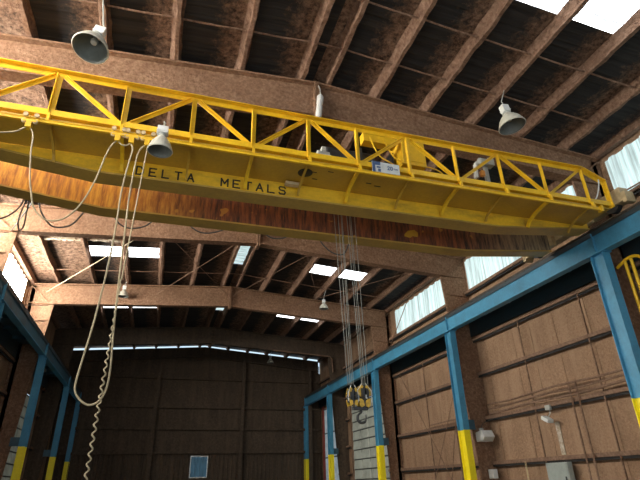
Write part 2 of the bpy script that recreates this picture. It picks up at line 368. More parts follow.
# ------------------------------------------------------------------ rigid frames
def hz(x): return 8.27 - (8.27 - 7.85) * abs(x - XM) / 6.39   # rafter soffit
frame_lab = {-4.76: 'brown sprayed roof frame nearest the open end, behind the viewer', YO: 'brown sprayed roof frame just over the viewer, next before the crane',
             YA: 'brown sprayed roof frame right above the yellow crane railing', YB: 'brown sprayed roof frame just behind and below the rusty girder',
             YC: 'second brown roof frame beyond the crane, with bright skylights before and behind it', YD: 'dim brown roof frame nearest the back wall'}
for y in FY[:-1]:
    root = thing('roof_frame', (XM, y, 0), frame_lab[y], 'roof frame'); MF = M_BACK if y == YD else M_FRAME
    for s in (-1, 1):
        xi, xo, xb = (XM + 6.42, XM + 7.18, XM + 6.97) if s > 0 else (XM - 6.62, XM - 7.34, XM - 7.12)
        mb = MB().prismY([(XM + s * .03, hz(XM)), (xi, hz(xi)), (xi, top(xi)), (XM + s * .03, top(XM))], y - .02, y + .02)
        mb.bar((XM + s * .03, y, hz(XM)), (xi, y, hz(xi)), .26, .05).bar((XM + s * .03, y, top(XM) - .03), (xo, y, top(xo) - .03), .26, .04)
        mb.build('rafter', MF, root)
        mb = MB().prismY([(xi, hz(xi)), (xb, 0), (xo, 0), (xo, top(xo) - .05), (xi, top(xi) - .05)], y - .02, y + .02)
        mb.bar((xi, y, hz(xi)), (xb, y, 0), .26, .05, (0, 1, 0)).bar((xo, y, top(xo) - .06), (xo, y, 0), .26, .04, (0, 1, 0))
        mb.build('column', MF, root)
        mb = MB().bar((xi, y, hz(xi)), (xo, y, top(xo) - .1), .16, .03).bar((xi, y, hz(xi)), (xo, y, hz(xi)), .16, .03).bar((xi, y, 7.2), (xo, y, 7.15), .14, .03)
        mb.build('haunch_stiffener', MF, root)
    MB().box(XM - .05, XM - .01, y - .15, y + .15, 8.16, 9.1).box(XM + .01, XM + .05, y - .15, y + .15, 8.16, 9.1).build('ridge_plate', MF, root)
    bl = MB()
    for z in (8.24, 8.42, 8.6, 8.8, 9.0):
        for dy in (-.1, .1): bl.tube([(XM - .09, y + dy, z), (XM + .09, y + dy, z)], .016, 6)
    bl.build('bolts', M_GIRT, root)

# purlins: one continuous Z-shaped line each
names = ['at the left eave', 'second from the left eave', 'third from left, over the big lamp', 'fourth from the left eave', 'fifth from the left eave', 'just left of the ridge',
         'just right of the ridge', 'second right of the ridge', 'third right of the ridge', 'fourth right of the ridge', 'fifth right of the ridge', 'nearest the right eave']
PX = [-4.08, -2.86, -1.62, -.40, .86, 2.12, 2.70, 3.80, 5.01, 6.20, 7.45, 8.72]
for x, nm in zip(PX, names):
    s = 1 if x > XM else -1; mb = MB(); z = top(x)
    ys = [Y0 + (YE + .3 - Y0) * i / 170 for i in range(171)]
    wob = [(random.uniform(-.011, .011), random.uniform(-.012, .012)) for _ in ys]
    ring = [(-.045, .0), (.032, .0), (.036, .19), (.075, .19), (.075, .23), (-.13, .23), (-.075, .15), (-.045, .07)]
    base = len(mb.v)
    for yy, (a, b) in zip(ys, wob):
        for j, (dx, dz) in enumerate(ring): mb.v.append((x + dx + a + random.uniform(-.013, .013), yy, z + max(0.0, dz + (b + .012 if dz < .1 else 0))))
    n = len(ring)
    for i in range(len(ys) - 1):
        for j in range(n):
            q = i * n + j; r = i * n + (j + 1) % n; mb.f.append((q, r, r + n, q + n))
    mb.f.append(tuple(range(n))[::-1]); mb.f.append(tuple(range((len(ys) - 1) * n, len(ys) * n)))
    tag(mb.build('roof_purlin', M_PURL), 'fibre-coated roof purlin running the length of the hall, ' + nm, 'purlin', 'roof purlins')
for x, lab in ((WL + .12, 'long eave strut along the top of the left wall'), (WR - .12, 'long eave strut along the top of the right wall')):
    tag(MB().box(x - .07, x + .07, Y0, YE, top(x) - .03, top(x) + .17).build('eave_strut', M_PURL), lab, 'eave strut')
sag = [(5.30, 'nearest the viewer, over the crane walkway'), (6.42, 'just before the roof frame above the crane'), (14.75, 'close behind the rafter after the crane'), (18.3, 'beyond the left bright skylights'),
       (21.2, 'in the second bay past the crane')]
for y, lab in sag:
    mb = MB()
    for a, b in zip(PX, PX[1:]):
        if b - a < 1:
            mb.bar((a + .03, y, top(a) + .09), (b - .03, y, top(b) + .09), .03, .03); continue
        mb.tube([(a + .05, y, top(a) + .09), ((a + b) / 2, y, (top(a) + top(b)) / 2 + .075), (b - .08, y, top(b) + .09)], .019, 6)
    tag(mb.build('sag_rod_line', M_PURL), 'thin coated tie rods crossing the roof purlins, ' + lab, 'tie rod')
rods = [(-.6, -4.4, YB, YC, 'pale brace rod sloping across the leftmost bright roof panels'), (2.3, -.5, YB, YC, 'brace rod from the ridge down to the left in the bay past the crane'),
        (-.5, 2.3, YB, YC, 'brace rod rising toward the ridge in the bay past the crane'), (4.7, 2.5, YB, YC, 'brace rod right of the ridge, crossing the first bay past the crane'),
        (3.9, 6.3, YB, YC, 'brace rod crossing toward the right, by the bright right skylights'), (8.7, 5.2, YB, YC, 'brace rod from the right eave inward in the bay past the crane')]
for xa, xb, ya, yb, lab in rods:
    a = Vector((xa, ya + .1, hz(xa) + .45)); b = Vector((xb, yb - .1, hz(xb) + .45))
    tag(MB().tube([a, b], .013 if xa == -.6 else .010, 6).build('brace_rod', M_CABLE if xa == -.6 else M_GIRT), lab, 'brace rod')

# peeling pale insulation by the left eave
for i, (xa, xb, y, lab) in enumerate([(-4.0, -2.95, 14.7, 'ragged pale strip of insulation at the left eave, near end'), (-4.0, -2.95, 15.75, 'pale hanging insulation strip at the left eave, far end'),
                                      (-2.75, -1.75, 15.7, 'pale insulation strip beside the second purlin from the left eave'), (-2.75, -2.2, 14.8, 'small torn patch of insulation near the second left purlin')]):
    mb = MB(); n = 14
    for k_ in range(n):
        x0 = xa + (xb - xa) * k_ / n; x1 = x0 + (xb - xa) / n; j = random.uniform(-.05, .05); wd = random.uniform(.07, .14)
        mb.box(x0, x1 + .01, y + j, y + j + wd, top(x0) + .1, top(x0) + .19)
    tag(mb.build('insulation_strip', M_PEEL), lab, 'insulation')

# ------------------------------------------------------------------ wall girts
def girt_side(x, s, z, y0, y1, lab):
    mb = MB().box(min(x, x - s * .16), max(x, x - s * .16), y0, y1, z - .015, z + .015).box(min(x - s * .13, x - s * .17), max(x - s * .13, x - s * .17), y0, y1, z - .015, z + .075)
    root = thing('wall_girt', (x - s * .08, (y0 + y1) / 2, z), lab, 'girt', 'side wall girts')
    mb.build('sprayed_face', M_GIRT, root)
    MB().box(min(x - s * .11, x - s * .13), max(x - s * .11, x - s * .13), y0, y1, z - .075, z - .015).build('shade_strip', M_SHADE, root)  # black strip that paints the shade line under the girt
words = {5.65: 'topmost under the crane beam', 4.55: 'second below the crane beam', 3.24: 'third below the crane beam', 2.0: 'lowest one'}
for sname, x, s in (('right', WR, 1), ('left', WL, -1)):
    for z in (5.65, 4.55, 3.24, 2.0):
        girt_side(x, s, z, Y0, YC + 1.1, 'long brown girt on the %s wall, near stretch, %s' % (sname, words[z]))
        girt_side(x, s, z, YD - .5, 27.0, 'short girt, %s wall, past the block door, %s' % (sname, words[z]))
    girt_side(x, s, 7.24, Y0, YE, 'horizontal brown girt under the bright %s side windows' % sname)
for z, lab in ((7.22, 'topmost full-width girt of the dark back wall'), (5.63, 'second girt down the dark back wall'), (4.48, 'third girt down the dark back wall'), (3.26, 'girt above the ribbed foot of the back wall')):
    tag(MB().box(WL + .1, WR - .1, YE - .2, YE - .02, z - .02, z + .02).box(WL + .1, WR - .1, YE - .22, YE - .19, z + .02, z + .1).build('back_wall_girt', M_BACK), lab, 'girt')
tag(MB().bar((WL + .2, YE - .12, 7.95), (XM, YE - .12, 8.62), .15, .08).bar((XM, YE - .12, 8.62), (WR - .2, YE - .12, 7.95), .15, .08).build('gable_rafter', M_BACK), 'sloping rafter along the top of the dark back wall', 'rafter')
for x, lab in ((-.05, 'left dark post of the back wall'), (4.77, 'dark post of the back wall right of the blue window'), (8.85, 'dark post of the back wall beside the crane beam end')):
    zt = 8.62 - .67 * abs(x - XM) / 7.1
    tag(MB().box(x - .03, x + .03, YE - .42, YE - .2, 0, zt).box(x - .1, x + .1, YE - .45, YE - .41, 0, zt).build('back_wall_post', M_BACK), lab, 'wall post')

# ------------------------------------------------------------------ runway beams and their columns
def runway(side):
    s = 1 if side == 'right' else -1
    xi = 8.56 if s > 0 else -3.92         # edge toward the hall
    X = lambda d: xi + s * d
    def bx(mb, a, b, *r): return mb.box(min(X(a), X(b)), max(X(a), X(b)), *r)
    root = thing('runway_beam', (xi, 0, 5.86), 'long blue crane runway beam along the %s wall' % side, 'crane beam')
    web = MB(); bx(web, .07, .12, Y0 + 1, YE - .12, 5.88, 6.34).build('web', M_BLUE if s > 0 else M_BLUED, root)  # left web gets a darker blue, its shade put into the colour
    fl = MB(); bx(fl, 0, .2, Y0 + 1, YE - .1, 5.86, 5.885); fl.build('bottom_flange', M_BLUE, root)
    fl = MB(); bx(fl, .04, .24, Y0 + 1, YE - .1, 6.34, 6.365); bx(fl, .04, .055, Y0 + 1, YE - .1, 6.27, 6.34); fl.build('top_flange', M_APRON, root)  # flange and lip in blue-black, darker than the web
    pl = MB(); bx(pl, .24, .98, Y0 + 1, YE - .12, 6.30, 6.34)
    y = Y0 + 1.5
    while y < YE - .3: bx(pl, .12, .95, y, y + .05, 6.2, 6.3); y += 1.2
    pl.build('walkway_plate', M_BLUED, root)
    ap = MB(); bx(ap, .96, .98, YO + .2, YE - .12, 5.76, 6.30); ap.build('back_strip', M_APRON, root)  # blue-black upright strip behind the beam, below the walkway plate
    r = MB(); bx(r, .07, .17, Y0 + 1, YE - .12, 6.366, 6.385); bx(r, .105, .135, Y0 + 1, YE - .12, 6.385, 6.43); bx(r, .09, .15, Y0 + 1, YE - .12, 6.43, 6.46)
    r.build('crane_rail', M_RAIL, root)
    bl = MB(); y = Y0 + 1.3
    while y < YE - .3: bx(bl, .05, .19, y, y + .05, 6.385, 6.40); y += .8
    bl.build('rail_clips', M_RAIL, root)
    st = MB()
    for y in FY: bx(st, .01, .19, y - .17, y - .155, 5.89, 6.33)
    st.build('web_stiffeners', M_BLUE, root)
    desc = {-4.76: 'behind the viewer', YO: 'beside the viewer, before the crane',
            YA: 'nearest in view, under the crane' if s > 0 else 'hidden left, under the crane', YB: 'in front of the off-white floodlight' if s > 0 else 'first past the crane',
            YC: 'just right of the hook block' if s > 0 else 'largest at lower left', YD: 'next to last before the back wall', YE: 'last, in the back corner'}
    for y in FY:
        yc = y - .165
        c = thing('crane_column', (X(.1), yc, 0), 'blue crane column with yellow foot, %s side, %s' % (side, desc[y]), 'column', 'crane columns on the %s side' % side)
        for nm, z0, z1, m in (('shaft', 2.91, 5.84, M_BLUE), ('painted_foot', .03, 2.91, M_YBASE)):
            mb = MB(); bx(mb, .0, .2, yc - .165, yc - .147, z0, z1); bx(mb, .0, .2, yc + .147, yc + .165, z0, z1); bx(mb, .07, .085, yc - .147, yc + .147, z0, z1); mb.build(nm, m, c)
        mb = MB(); bx(mb, -.03, .23, yc - .2, yc + .2, 5.84, 5.86); mb.build('cap_plate', M_BLUE, c)
        mb = MB(); bx(mb, -.1, .3, yc - .25, yc + .25, 0, .03); mb.build('base_plate', M_BLUED, c)
        if y != YE:
            mb = MB(); bx(mb, .2, .5, yc - .012, yc + .012, 2.95, 3.2); bx(mb, .2, .5, yc - .05, yc + .05, 2.93, 2.95); mb.build('tie_bracket', M_BLUED, c)
runway('right'); runway('left')

# ------------------------------------------------------------------ overhead crane
crane = thing('bridge_crane', (2.32, 7.85, 6.46), 'yellow overhead bridge crane with railed walkway spanning the hall', 'crane')
XL_, XR_ = -3.80, 8.45
def belly(x):
    if x < -1.35: return 6.08 + (-1.35 - x) * .125
    if x > 6.1: return 6.08 + (x - 6.1) * .105
    return 6.08
xs = [XL_, -2.6, -1.35, 1.0, 3.5, 6.1, 7.4, 8.46]
GT = 6.98
def girder(y0, y1, m_web, m_under, nm):
    n = len(xs)
    f = MB(); lo = [(x, belly(x)) for x in xs]
    f.prismY([(x, z + .03) for x, z in lo] + [(xs[-1], GT), (xs[0], GT)], y0 + .04, y1 - .04)
    g = f.build(nm, m_web, crane)
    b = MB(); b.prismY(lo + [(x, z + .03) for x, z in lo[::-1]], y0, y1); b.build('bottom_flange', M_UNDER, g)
    MB().box(xs[0], xs[-1], y0, y1, GT, GT + .03).box(xs[0], xs[-1], (y0 + y1) / 2 - .03, (y0 + y1) / 2 + .03, GT + .03, GT + .09).build('top_flange_and_rail', m_under, g)
    return g
g1 = girder(7.14, 7.48, M_YELD, M_PLAT, 'box_girder')
g2 = girder(8.30, 8.62, M_RUST, M_PLAT, 'box_girder')
g2['label'] = 'rusty red-brown far box girder with orange patches'
# end trucks with wheels
for x, s in ((8.675, 1), (-4.035, -1)):
    t = MB().box(x - .11, x + .11, 6.30, 9.30, 6.58, 6.90).build('end_truck', M_TAN, crane, .01)
    for y in (6.2, 9.3): MB().box(x - .12, x + .12, y, y + .1, 6.52, 6.76).build('bumper', M_TAN, t, .015)
    for y in (6.62, 8.95):
        MB().tube([(x - .06, y, 6.63), (x + .06, y, 6.63)], .165, 24).build('wheel', M_DARK, t)
    for y in (7.08, 8.24): MB().box(min(x - s * .11, x - s * .20), max(x - s * .11, x - s * .20), y, y + .46, 6.48, 6.95).build('end_plate', M_TAN, t)
# walkway
MB().box(-3.8, 8.3, 6.42, 7.17, 6.40, 6.42).build('walkway_plate', M_PLAT, crane)
NX = [-3.88, -2.92, -1.94, -.96, .04, 1.01, 1.95, 2.84, 3.83, 4.81, 5.80, 6.80, 7.82]
TZ0, TZ1, TY = 6.515, 7.268, 6.40
MB().angle((-3.9, TY, TZ1), (7.84, TY, TZ1), .095, .014, flip=-1).build('railing_top_chord', M_YEL, crane)
mb = MB().bar((-3.9, TY, TZ0), (8.42, TY, TZ0), .014, .10).bar((-3.9, TY + .04, TZ0 - .045), (8.42, TY + .04, TZ0 - .045), .08, .012); mb.build('railing_bottom_chord', M_YEL, crane)
for x in NX: MB().angle((x, TY, TZ0 - .07), (x, TY, TZ1 - .02), .075, .012, up=(0, 1, 0)).build('railing_post', M_YEL, crane)
for i, (a, b) in enumerate(zip(NX, NX[1:])):
    # tops meet at every second post: zig-zag web
    up_at_b = ((i % 2) == 1)
    p = ((a + .06, TY + .02, TZ0 + .02), (b - .06, TY + .02, TZ1 - .03)) if up_at_b else ((a + .06, TY + .02, TZ1 - .03), (b - .06, TY + .02, TZ0 + .02))
    MB().angle(p[0], p[1], .055, .01, up=(0, 1, 0)).build('railing_diagonal', M_YEL, crane)
MB().angle((7.84, TY, TZ1), (8.35, TY, 7.03), .09, .014, flip=-1).build('railing_end_slope', M_ORANGE if False else M_YEL, crane)
MB().angle((8.33, TY, 7.05), (8.33, TY, 6.44), .07, .012, up=(0, 1, 0)).build('railing_post', M_YEL, crane)
for i, x in enumerate(NX):
    # curved support arms under the walkway
    pts = [(x, 6.42, 6.38), (x, 6.6, 6.37), (x, 6.85, 6.33), (x, 7.05, 6.25), (x, 7.14, 6.16)]
    mb = MB()
    for a, b in zip(pts, pts[1:]): mb.bar(a, b, .055 if i % 2 else .035, .05 if i % 2 else .035)
    mb.build('walkway_arm', M_YEL if i % 2 else M_PLAT, crane)
mb = MB().box(-3.9, 7.95, 6.33, 6.37, 6.275, 6.315).box(-3.9, 7.95, 6.32, 6.38, 6.315, 6.323); fr_ = mb.build('festoon_rail', M_YEL, crane)
for x in NX: MB().box(x - .02, x + .02, 6.34, 6.40, 6.323, 6.47).build('rail_hanger', M_YEL, fr_)
MB().box(7.93, 7.98, 6.30, 6.40, 6.25, 6.37).build('end_stop', M_YEL, fr_)
# lettering
STROKES = {'D': [((0, 0), (0, 1)), ((0, 1), (.6, 1)), ((.6, 1), (1, .7)), ((1, .7), (1, .3)), ((1, .3), (.6, 0)), ((.6, 0), (0, 0))],
    'E': [((0, 0), (0, 1)), ((0, 1), (1, 1)), ((0, .5), (.75, .5)), ((0, 0), (1, 0))], 'L': [((0, 1), (0, 0)), ((0, 0), (1, 0))],
    'T': [((0, 1), (1, 1)), ((.5, 1), (.5, 0))], 'A': [((0, 0), (.5, 1)), ((.5, 1), (1, 0)), ((.2, .36), (.8, .36))],
    'M': [((0, 0), (0, 1)), ((0, 1), (.5, .35)), ((.5, .35), (1, 1)), ((1, 1), (1, 0))],
    'S': [((1, .85), (.8, 1)), ((.8, 1), (.15, 1)), ((.15, 1), (0, .8)), ((0, .8), (.15, .55)), ((.15, .55), (.85, .48)), ((.85, .48), (1, .25)), ((1, .25), (.85, 0)), ((.85, 0), (.15, 0)), ((.15, 0), (0, .15))],
    '2': [((0, .8), (.2, 1)), ((.2, 1), (.8, 1)), ((.8, 1), (1, .75)), ((1, .75), (0, 0)), ((0, 0), (1, 0))],
    '0': [((.25, 0), (0, .25)), ((0, .25), (0, .75)), ((0, .75), (.25, 1)), ((.25, 1), (.75, 1)), ((.75, 1), (1, .75)), ((1, .75), (1, .25)), ((1, .25), (.75, 0)), ((.75, 0), (.25, 0))],
    'O': [((.25, 0), (0, .25)), ((0, .25), (0, .75)), ((0, .75), (.25, 1)), ((.25, 1), (.75, 1)), ((.75, 1), (1, .75)), ((1, .75), (1, .25)), ((1, .25), (.75, 0)), ((.75, 0), (.25, 0))],
    'N': [((0, 0), (0, 1)), ((0, 1), (1, 0)), ((1, 0), (1, 1))]}
def letters(txt, x0, pitch, w_, h_, z0, y, t, m, parent):
    for k_, ch in enumerate(txt):
        mb = MB(); ox = x0 + k_ * pitch
        for n_, (p, q) in enumerate(STROKES[ch]):
            a = Vector((ox + p[0] * w_, y - n_ * .0001, z0 + p[1] * h_)); b = Vector((ox + q[0] * w_, y - n_ * .0001, z0 + q[1] * h_)); d = (b - a).normalized() * t * .4
            mb.bar(a - d, b + d, .003, t, (0, 0, 1) if abs(d.z) < abs(d.x) else (1, 0, 0)) if abs(d.z) < abs(d.x) else mb.bar(a - d, b + d, t, .003, (0, 1, 0))
        mb.build('letter', m, parent)
letters('DELTA', -.745, .201, .10, .145, 6.17, 7.177, .027, M_INK, g1)
letters('METALS', .615, .201, .11, .145, 6.17, 7.177, .027, M_INK, g1)
# capacity sign on the railing
sg = MB().box(3.05, 3.56, 6.325, 6.34, 6.335, 6.545).build('capacity_sign', M_SIGN, crane)
sg['label'] = 'white capacity sign with a blue left panel'
MB().box(3.05, 3.20, 6.319, 6.3245, 6.475, 6.545).box(3.05, 3.10, 6.319, 6.3245, 6.335, 6.475).box(3.15, 3.20, 6.319, 6.3245, 6.345, 6.40).box(3.13, 3.2, 6.319, 6.3245, 6.42, 6.45).build('sign_emblem', M_SIGNB, sg)
letters('20', 3.335, .055, .035, .065, 6.41, 6.322, .013, M_SIGNB, sg)
letters('TON', 3.45, .026, .016, .025, 6.425, 6.322, .005, M_SIGNB, sg)
# stains of missing paint and small fittings under the walkway
for x, y, w_, l_ in ((2.05, 6.7, .12, .012), (2.35, 6.62, .10, .012), (2.15, 6.9, .09, .012), (3.12, 6.78, .1, .02), (3.3, 6.83, .12, .02)): MB().box(x, x + w_, y, y + l_, 6.392, 6.3995).build('paint_mark', M_INK, crane)
mb = MB(); mb.box(1.70, 1.98, 7.02, 7.12, 6.30, 6.36); mb.build('conduit_box', M_TAN, crane, .01)
MB().lathe([(.0, 0), (.10, 0), (.13, .004), (0, .008)], (1.98, 6.76, 6.3905), n=18).build('oil_stain', M_INK, crane)
# pale bare-primer blotch and chalk marks on the far girder
mb = MB(); pts = [(3.85, 6.24), (3.98, 6.22), (4.04, 6.27), (4.16, 6.26), (4.18, 6.36), (4.1, 6.42), (4.02, 6.40), (3.94, 6.38), (3.86, 6.30)]
pts = [(x + .78, z + .03) for x, z in pts]
mb.prismY(pts, 8.325, 8.339); mb.build('primer_blotch', M_PLAT, g2)
# bridge drive, conduits and equipment behind the railing
mb = MB().tube([(5.82, 7.0, 7.50), (6.02, 7.0, 7.50)], .085, 18); mb.box(6.0, 6.14, 6.92, 7.08, 7.42, 7.58); dm = mb.build('drive_motor', M_GREY, crane)
MB().box(5.78, 5.87, 6.93, 7.01, 7.12, 7.25).build('motor_cover', M_ORANGE, dm, .02)
MB().bar((5.70, 6.98, 7.40), (5.66, 6.98, 7.06), .05, .08, (0, 1, 0)).bar((5.70, 6.98, 7.42), (5.9, 6.98, 7.42), .08, .05).build('cable_wrap', M_WHITE, dm)
MB().box(5.85, 6.1, 7.0, 7.10, 6.98, 7.02).box(5.95, 6.03, 7.02, 7.08, 7.02, 7.43).build('motor_bracket', M_GREY, dm)
for pts in ([(3.48, 7.2, 7.8), (3.48, 7.12, 7.6), (3.53, 7.1, 7.42), (3.63, 7.1, 7.27), (3.85, 7.1, 7.16), (4.1, 7.12, 7.02)], [(3.80, 7.2, 7.8), (3.80, 7.12, 7.58), (3.86, 7.1, 7.42), (3.95, 7.1, 7.30), (4.2, 7.1, 7.22), (4.8, 7.1, 7.2), (5.1, 7.12, 7.02)]):
    MB().tube(smooth_path(pts), .014, 6).build('looped_conduit', M_YEL, crane)
MB().tube(smooth_path([(7.95, 6.5, 6.5), (8.1, 6.45, 6.7), (8.2, 6.42, 6.95), (8.24, 6.42, 7.1)]), .014, 6).build('looped_conduit', M_WHITE, crane)

# ------------------------------------------------------------------ hoist trolley on the girders
tr = thing('hoist_trolley', (3.5, 7.85, 7.07), 'yellow hoist trolley riding on top of the crane girders', 'hoist')
MB().box(2.5, 4.9, 7.36, 7.46, 7.12, 7.24).box(2.5, 4.9, 8.34, 8.44, 7.12, 7.24).box(2.5, 2.68, 7.46, 8.34, 7.12, 7.24).box(4.72, 4.9, 7.46, 8.34, 7.12, 7.24).build('trolley_frame', M_YEL, tr, .008)
for x in (2.75, 4.75):
    for y in (7.31, 8.49): MB().tube([(x, y - .03, 7.16), (x, y + .03, 7.16)], .088, 18).build('wheel', M_DARK, tr)
MB().tube([(2.72, 7.85, 7.62), (3.75, 7.85, 7.62)], .22, 28).build('rope_drum', M_DARK, tr)
MB().box(3.36, 4.08, 7.25, 7.45, 7.74, 7.96).build('cross_beam', M_YEL, tr, .01)
bxm = MB().prismX([(7.26, 7.34), (7.75, 7.34), (7.75, 8.14), (7.26, 8.02)], 4.20, 4.73).build('control_cabinet', M_YEL, tr, .01)
MB().box(4.33, 4.69, 7.248, 7.2595, 7.42, 7.95).build('cabinet_door', M_YEL, bxm)
mb = MB().tube([(2.46, 7.55, 7.42), (2.70, 7.55, 7.42)], .09, 18).box(2.54, 2.62, 7.46, 7.60, 7.48, 7.58); mb.build('hoist_motor', M_GREY, tr)
MB().box(2.62, 2.70, 7.38, 7.46, 7.25, 7.34).build('junction_box', M_WHITE, tr, .01)
MB().box(4.20, 4.26, 7.4, 7.46, 7.24, 7.34).box(4.66, 4.72, 7.4, 7.46, 7.24, 7.34).build('cabinet_foot', M_YEL, tr)
for x0 in (3.36, 4.06, 2.68): MB().box(x0, x0 + .06, 7.5, 8.2, 7.24, 7.74 if x0 > 3 else 7.6).build('drum_cradle', M_DARK, tr)

# hook block
hb = thing('hook_block', (3.18, 7.85, 3.1), 'yellow two-sheave hook block hanging before the blue columns', 'hook block')
for cx, w_, zt, zb in ((3.06, .085, 3.03, 2.72), (3.255, .115, 3.07, 2.70)):
    zm = zb + (zt - zb) * .42
    for q in (-1, 1):
        # upper and lower guard lobes either side of the dark sheave slot, front and back
        for y0 in (7.775, 7.91):
            up_ = [(cx + q * .018, zm + .03), (cx + q * .055, zm + .0), (cx + q * w_, zm + .05), (cx + q * w_, zt - .11), (cx + q * .05, zt - .01), (cx + q * .022, zt - .03), (cx + q * .04, zt - .12)]
            lo_ = [(cx + q * .012, zb + .03), (cx + q * .06, zb), (cx + q * w_ * .8, zb + .03), (cx + q * w_ * .9, zm - .01), (cx + q * .05, zm - .02), (cx + q * .02, zm - .05)]
            MB().prismY(up_, y0, y0 + .015).build('upper_guard', M_HOOK, hb)
            MB().prismY(lo_, y0, y0 + .015).build('lower_guard', M_HOOK, hb)
    for q in (-1, 1):
        MB().tube([(cx + q * .045 - .02, 7.85, zt - .15), (cx + q * .045 + .02, 7.85, zt - .15)], .115 if w_ > .1 else .10, 24).build('sheave', M_DARK, hb)
    MB().box(cx - .015, cx + .015, 7.79, 7.91, zb + .02, zt - .04).build('centre_plate', M_DARK, hb)
    MB().tube([(cx - w_ - .01, 7.85, zt - .15), (cx + w_ + .01, 7.85, zt - .15)], .022, 12).build('sheave_pin', M_DARK, hb)
    for q in (-1, 1): MB().tube([(cx + q * (w_ + .005), 7.78, zb + .08), (cx + q * (w_ + .008), 7.78, zt - .10), (cx + q * .03, 7.80, zt + .02)], .007, 6).build('rope_guard', M_SIGN, hb)
MB().box(3.265, 3.30, 7.758, 7.774, 2.84, 2.90).build('pin_cap', M_WHITE, hb, .004)
MB().box(3.06, 3.32, 7.81, 7.89, 2.665, 2.72).build('crosshead', M_DARK, hb, .01)
hk = [(3.21, 2.68), (3.21, 2.64), (3.19, 2.62), (3.15, 2.59), (3.135, 2.55), (3.145, 2.505), (3.185, 2.475), (3.235, 2.475), (3.27, 2.50), (3.285, 2.545), (3.285, 2.60)]
pth = smooth_path([(x, 7.85, z) for x, z in hk], 5); nn = len(pth)
MB().tube(pth, [max(.006, .021 * (1 - max(0, (i_ / nn - .78)) * 3) * (1.1 if .3 < i_ / nn < .75 else .8)) for i_ in range(nn)], 10).build('hook', M_DARK, hb)
MB().bar((3.21, 7.85, 2.64), (3.282, 7.85, 2.59), .008, .012).build('hook_latch', M_GREY, hb)
rp = [(2.84, 3.00), (2.92, 3.03), (2.99, 3.06), (3.03, 3.10), (3.09, 3.24), (3.17, 3.27), (3.20, 3.31), (3.27, 3.35)]
rl = ['leftmost', 'second from the left', 'third from the left', 'fourth from the left', 'fourth from the right', 'third from the right', 'second from the right', 'rightmost']
for (xt, xb), lab in zip(rp, rl):
    yy = 7.85 + random.uniform(-.035, .035)
    tag(MB().tube([(xt, yy, 7.41), (xb, 7.85 + (yy - 7.85) * .4, 3.06)], .0058, 6).build('hoist_rope', M_ROPE), 'vertical steel hoist rope between crane and hook block, ' + lab + ' of eight', 'rope', 'hoist ropes')

# ------------------------------------------------------------------ festoon trolleys and cables
fx = [(-3.2, 'leftmost'), (-2.13, 'where the far-left cable drops'), (-.98, 'left one of three close together'), (-.79, 'middle one of three close together'), (-.575, 'right one of three, above the coiled cord')]
for x, lab in fx:
    t = thing('festoon_trolley', (x, 6.35, 6.2), 'small yellow cable trolley on the walkway rail, ' + lab, 'cable trolley', 'cable trolleys')
    for dx in (-.07, .07):
        for z in (6.347, 6.235): MB().tube([(x + dx, 6.290, z), (x + dx, 6.322, z)], .033, 16).build('roller', M_TAN, t)
    MB().box(x - .085, x + .085, 6.282, 6.289, 6.22, 6.25).build('side_plate', M_YEL, t)
    MB().prismY([(x - .035, 6.12), (x + .035, 6.12), (x + .035, 6.20), (x + .012, 6.235), (x - .012, 6.235), (x - .035, 6.20)], 6.27, 6.36).build('cable_clamp', M_YEL, t)
def cable(pts, r, lab, m=M_CABLE, name='power_cable', n=6):
    return tag(MB().tube(smooth_path(pts, n), r, 8).build(name, m), lab, 'cable')
FY_ = 6.31
cable([(-3.2, FY_, 6.14), (-2.9, FY_, 5.98), (-2.6, FY_, 5.96), (-2.3, FY_, 6.02), (-2.16, FY_, 6.13)], .011, 'pale cable swagging along the walkway at the far left')
cable([(-2.10, FY_, 6.13), (-2.04, FY_, 6.0), (-2.01, FY_, 5.74), (-1.94, FY_, 5.35), (-1.88, FY_, 5.13), (-1.80, FY_, 4.9), (-1.68, FY_, 4.77), (-1.56, FY_, 4.74), (-1.41, FY_, 4.81), (-1.27, FY_, 5.03), (-1.16, FY_, 5.41), (-1.09, FY_, 5.85), (-1.04, FY_, 6.05), (-.99, FY_, 6.13)], .011,
      'pale cable hanging in a wide U across the orange girder at the left')
cable([(-.96, FY_, 6.12), (-.90, FY_, 6.075), (-.84, FY_, 6.085), (-.81, FY_, 6.12)], .011, 'short pale cable bridging two trolleys above the long loop')
cable([(-.79, FY_, 6.12), (-.755, FY_, 6.02), (-.78, FY_, 5.7), (-.80, FY_, 5.3), (-.79, FY_, 4.7), (-.80, FY_, 4.1), (-.84, FY_, 3.44), (-.89, FY_, 2.96), (-.91, FY_, 2.67), (-.85, FY_, 2.55), (-.74, FY_, 2.48), (-.64, FY_, 2.52), (-.58, FY_, 2.65), (-.57, FY_, 2.9), (-.60, FY_, 3.3), (-.63, FY_, 3.8), (-.66, FY_, 4.5), (-.69, FY_, 5.3), (-.68, FY_, 5.9), (-.64, FY_, 6.07), (-.60, FY_, 6.13)], .0115,
      'long pale cable hanging in one deep narrow loop from the walkway')
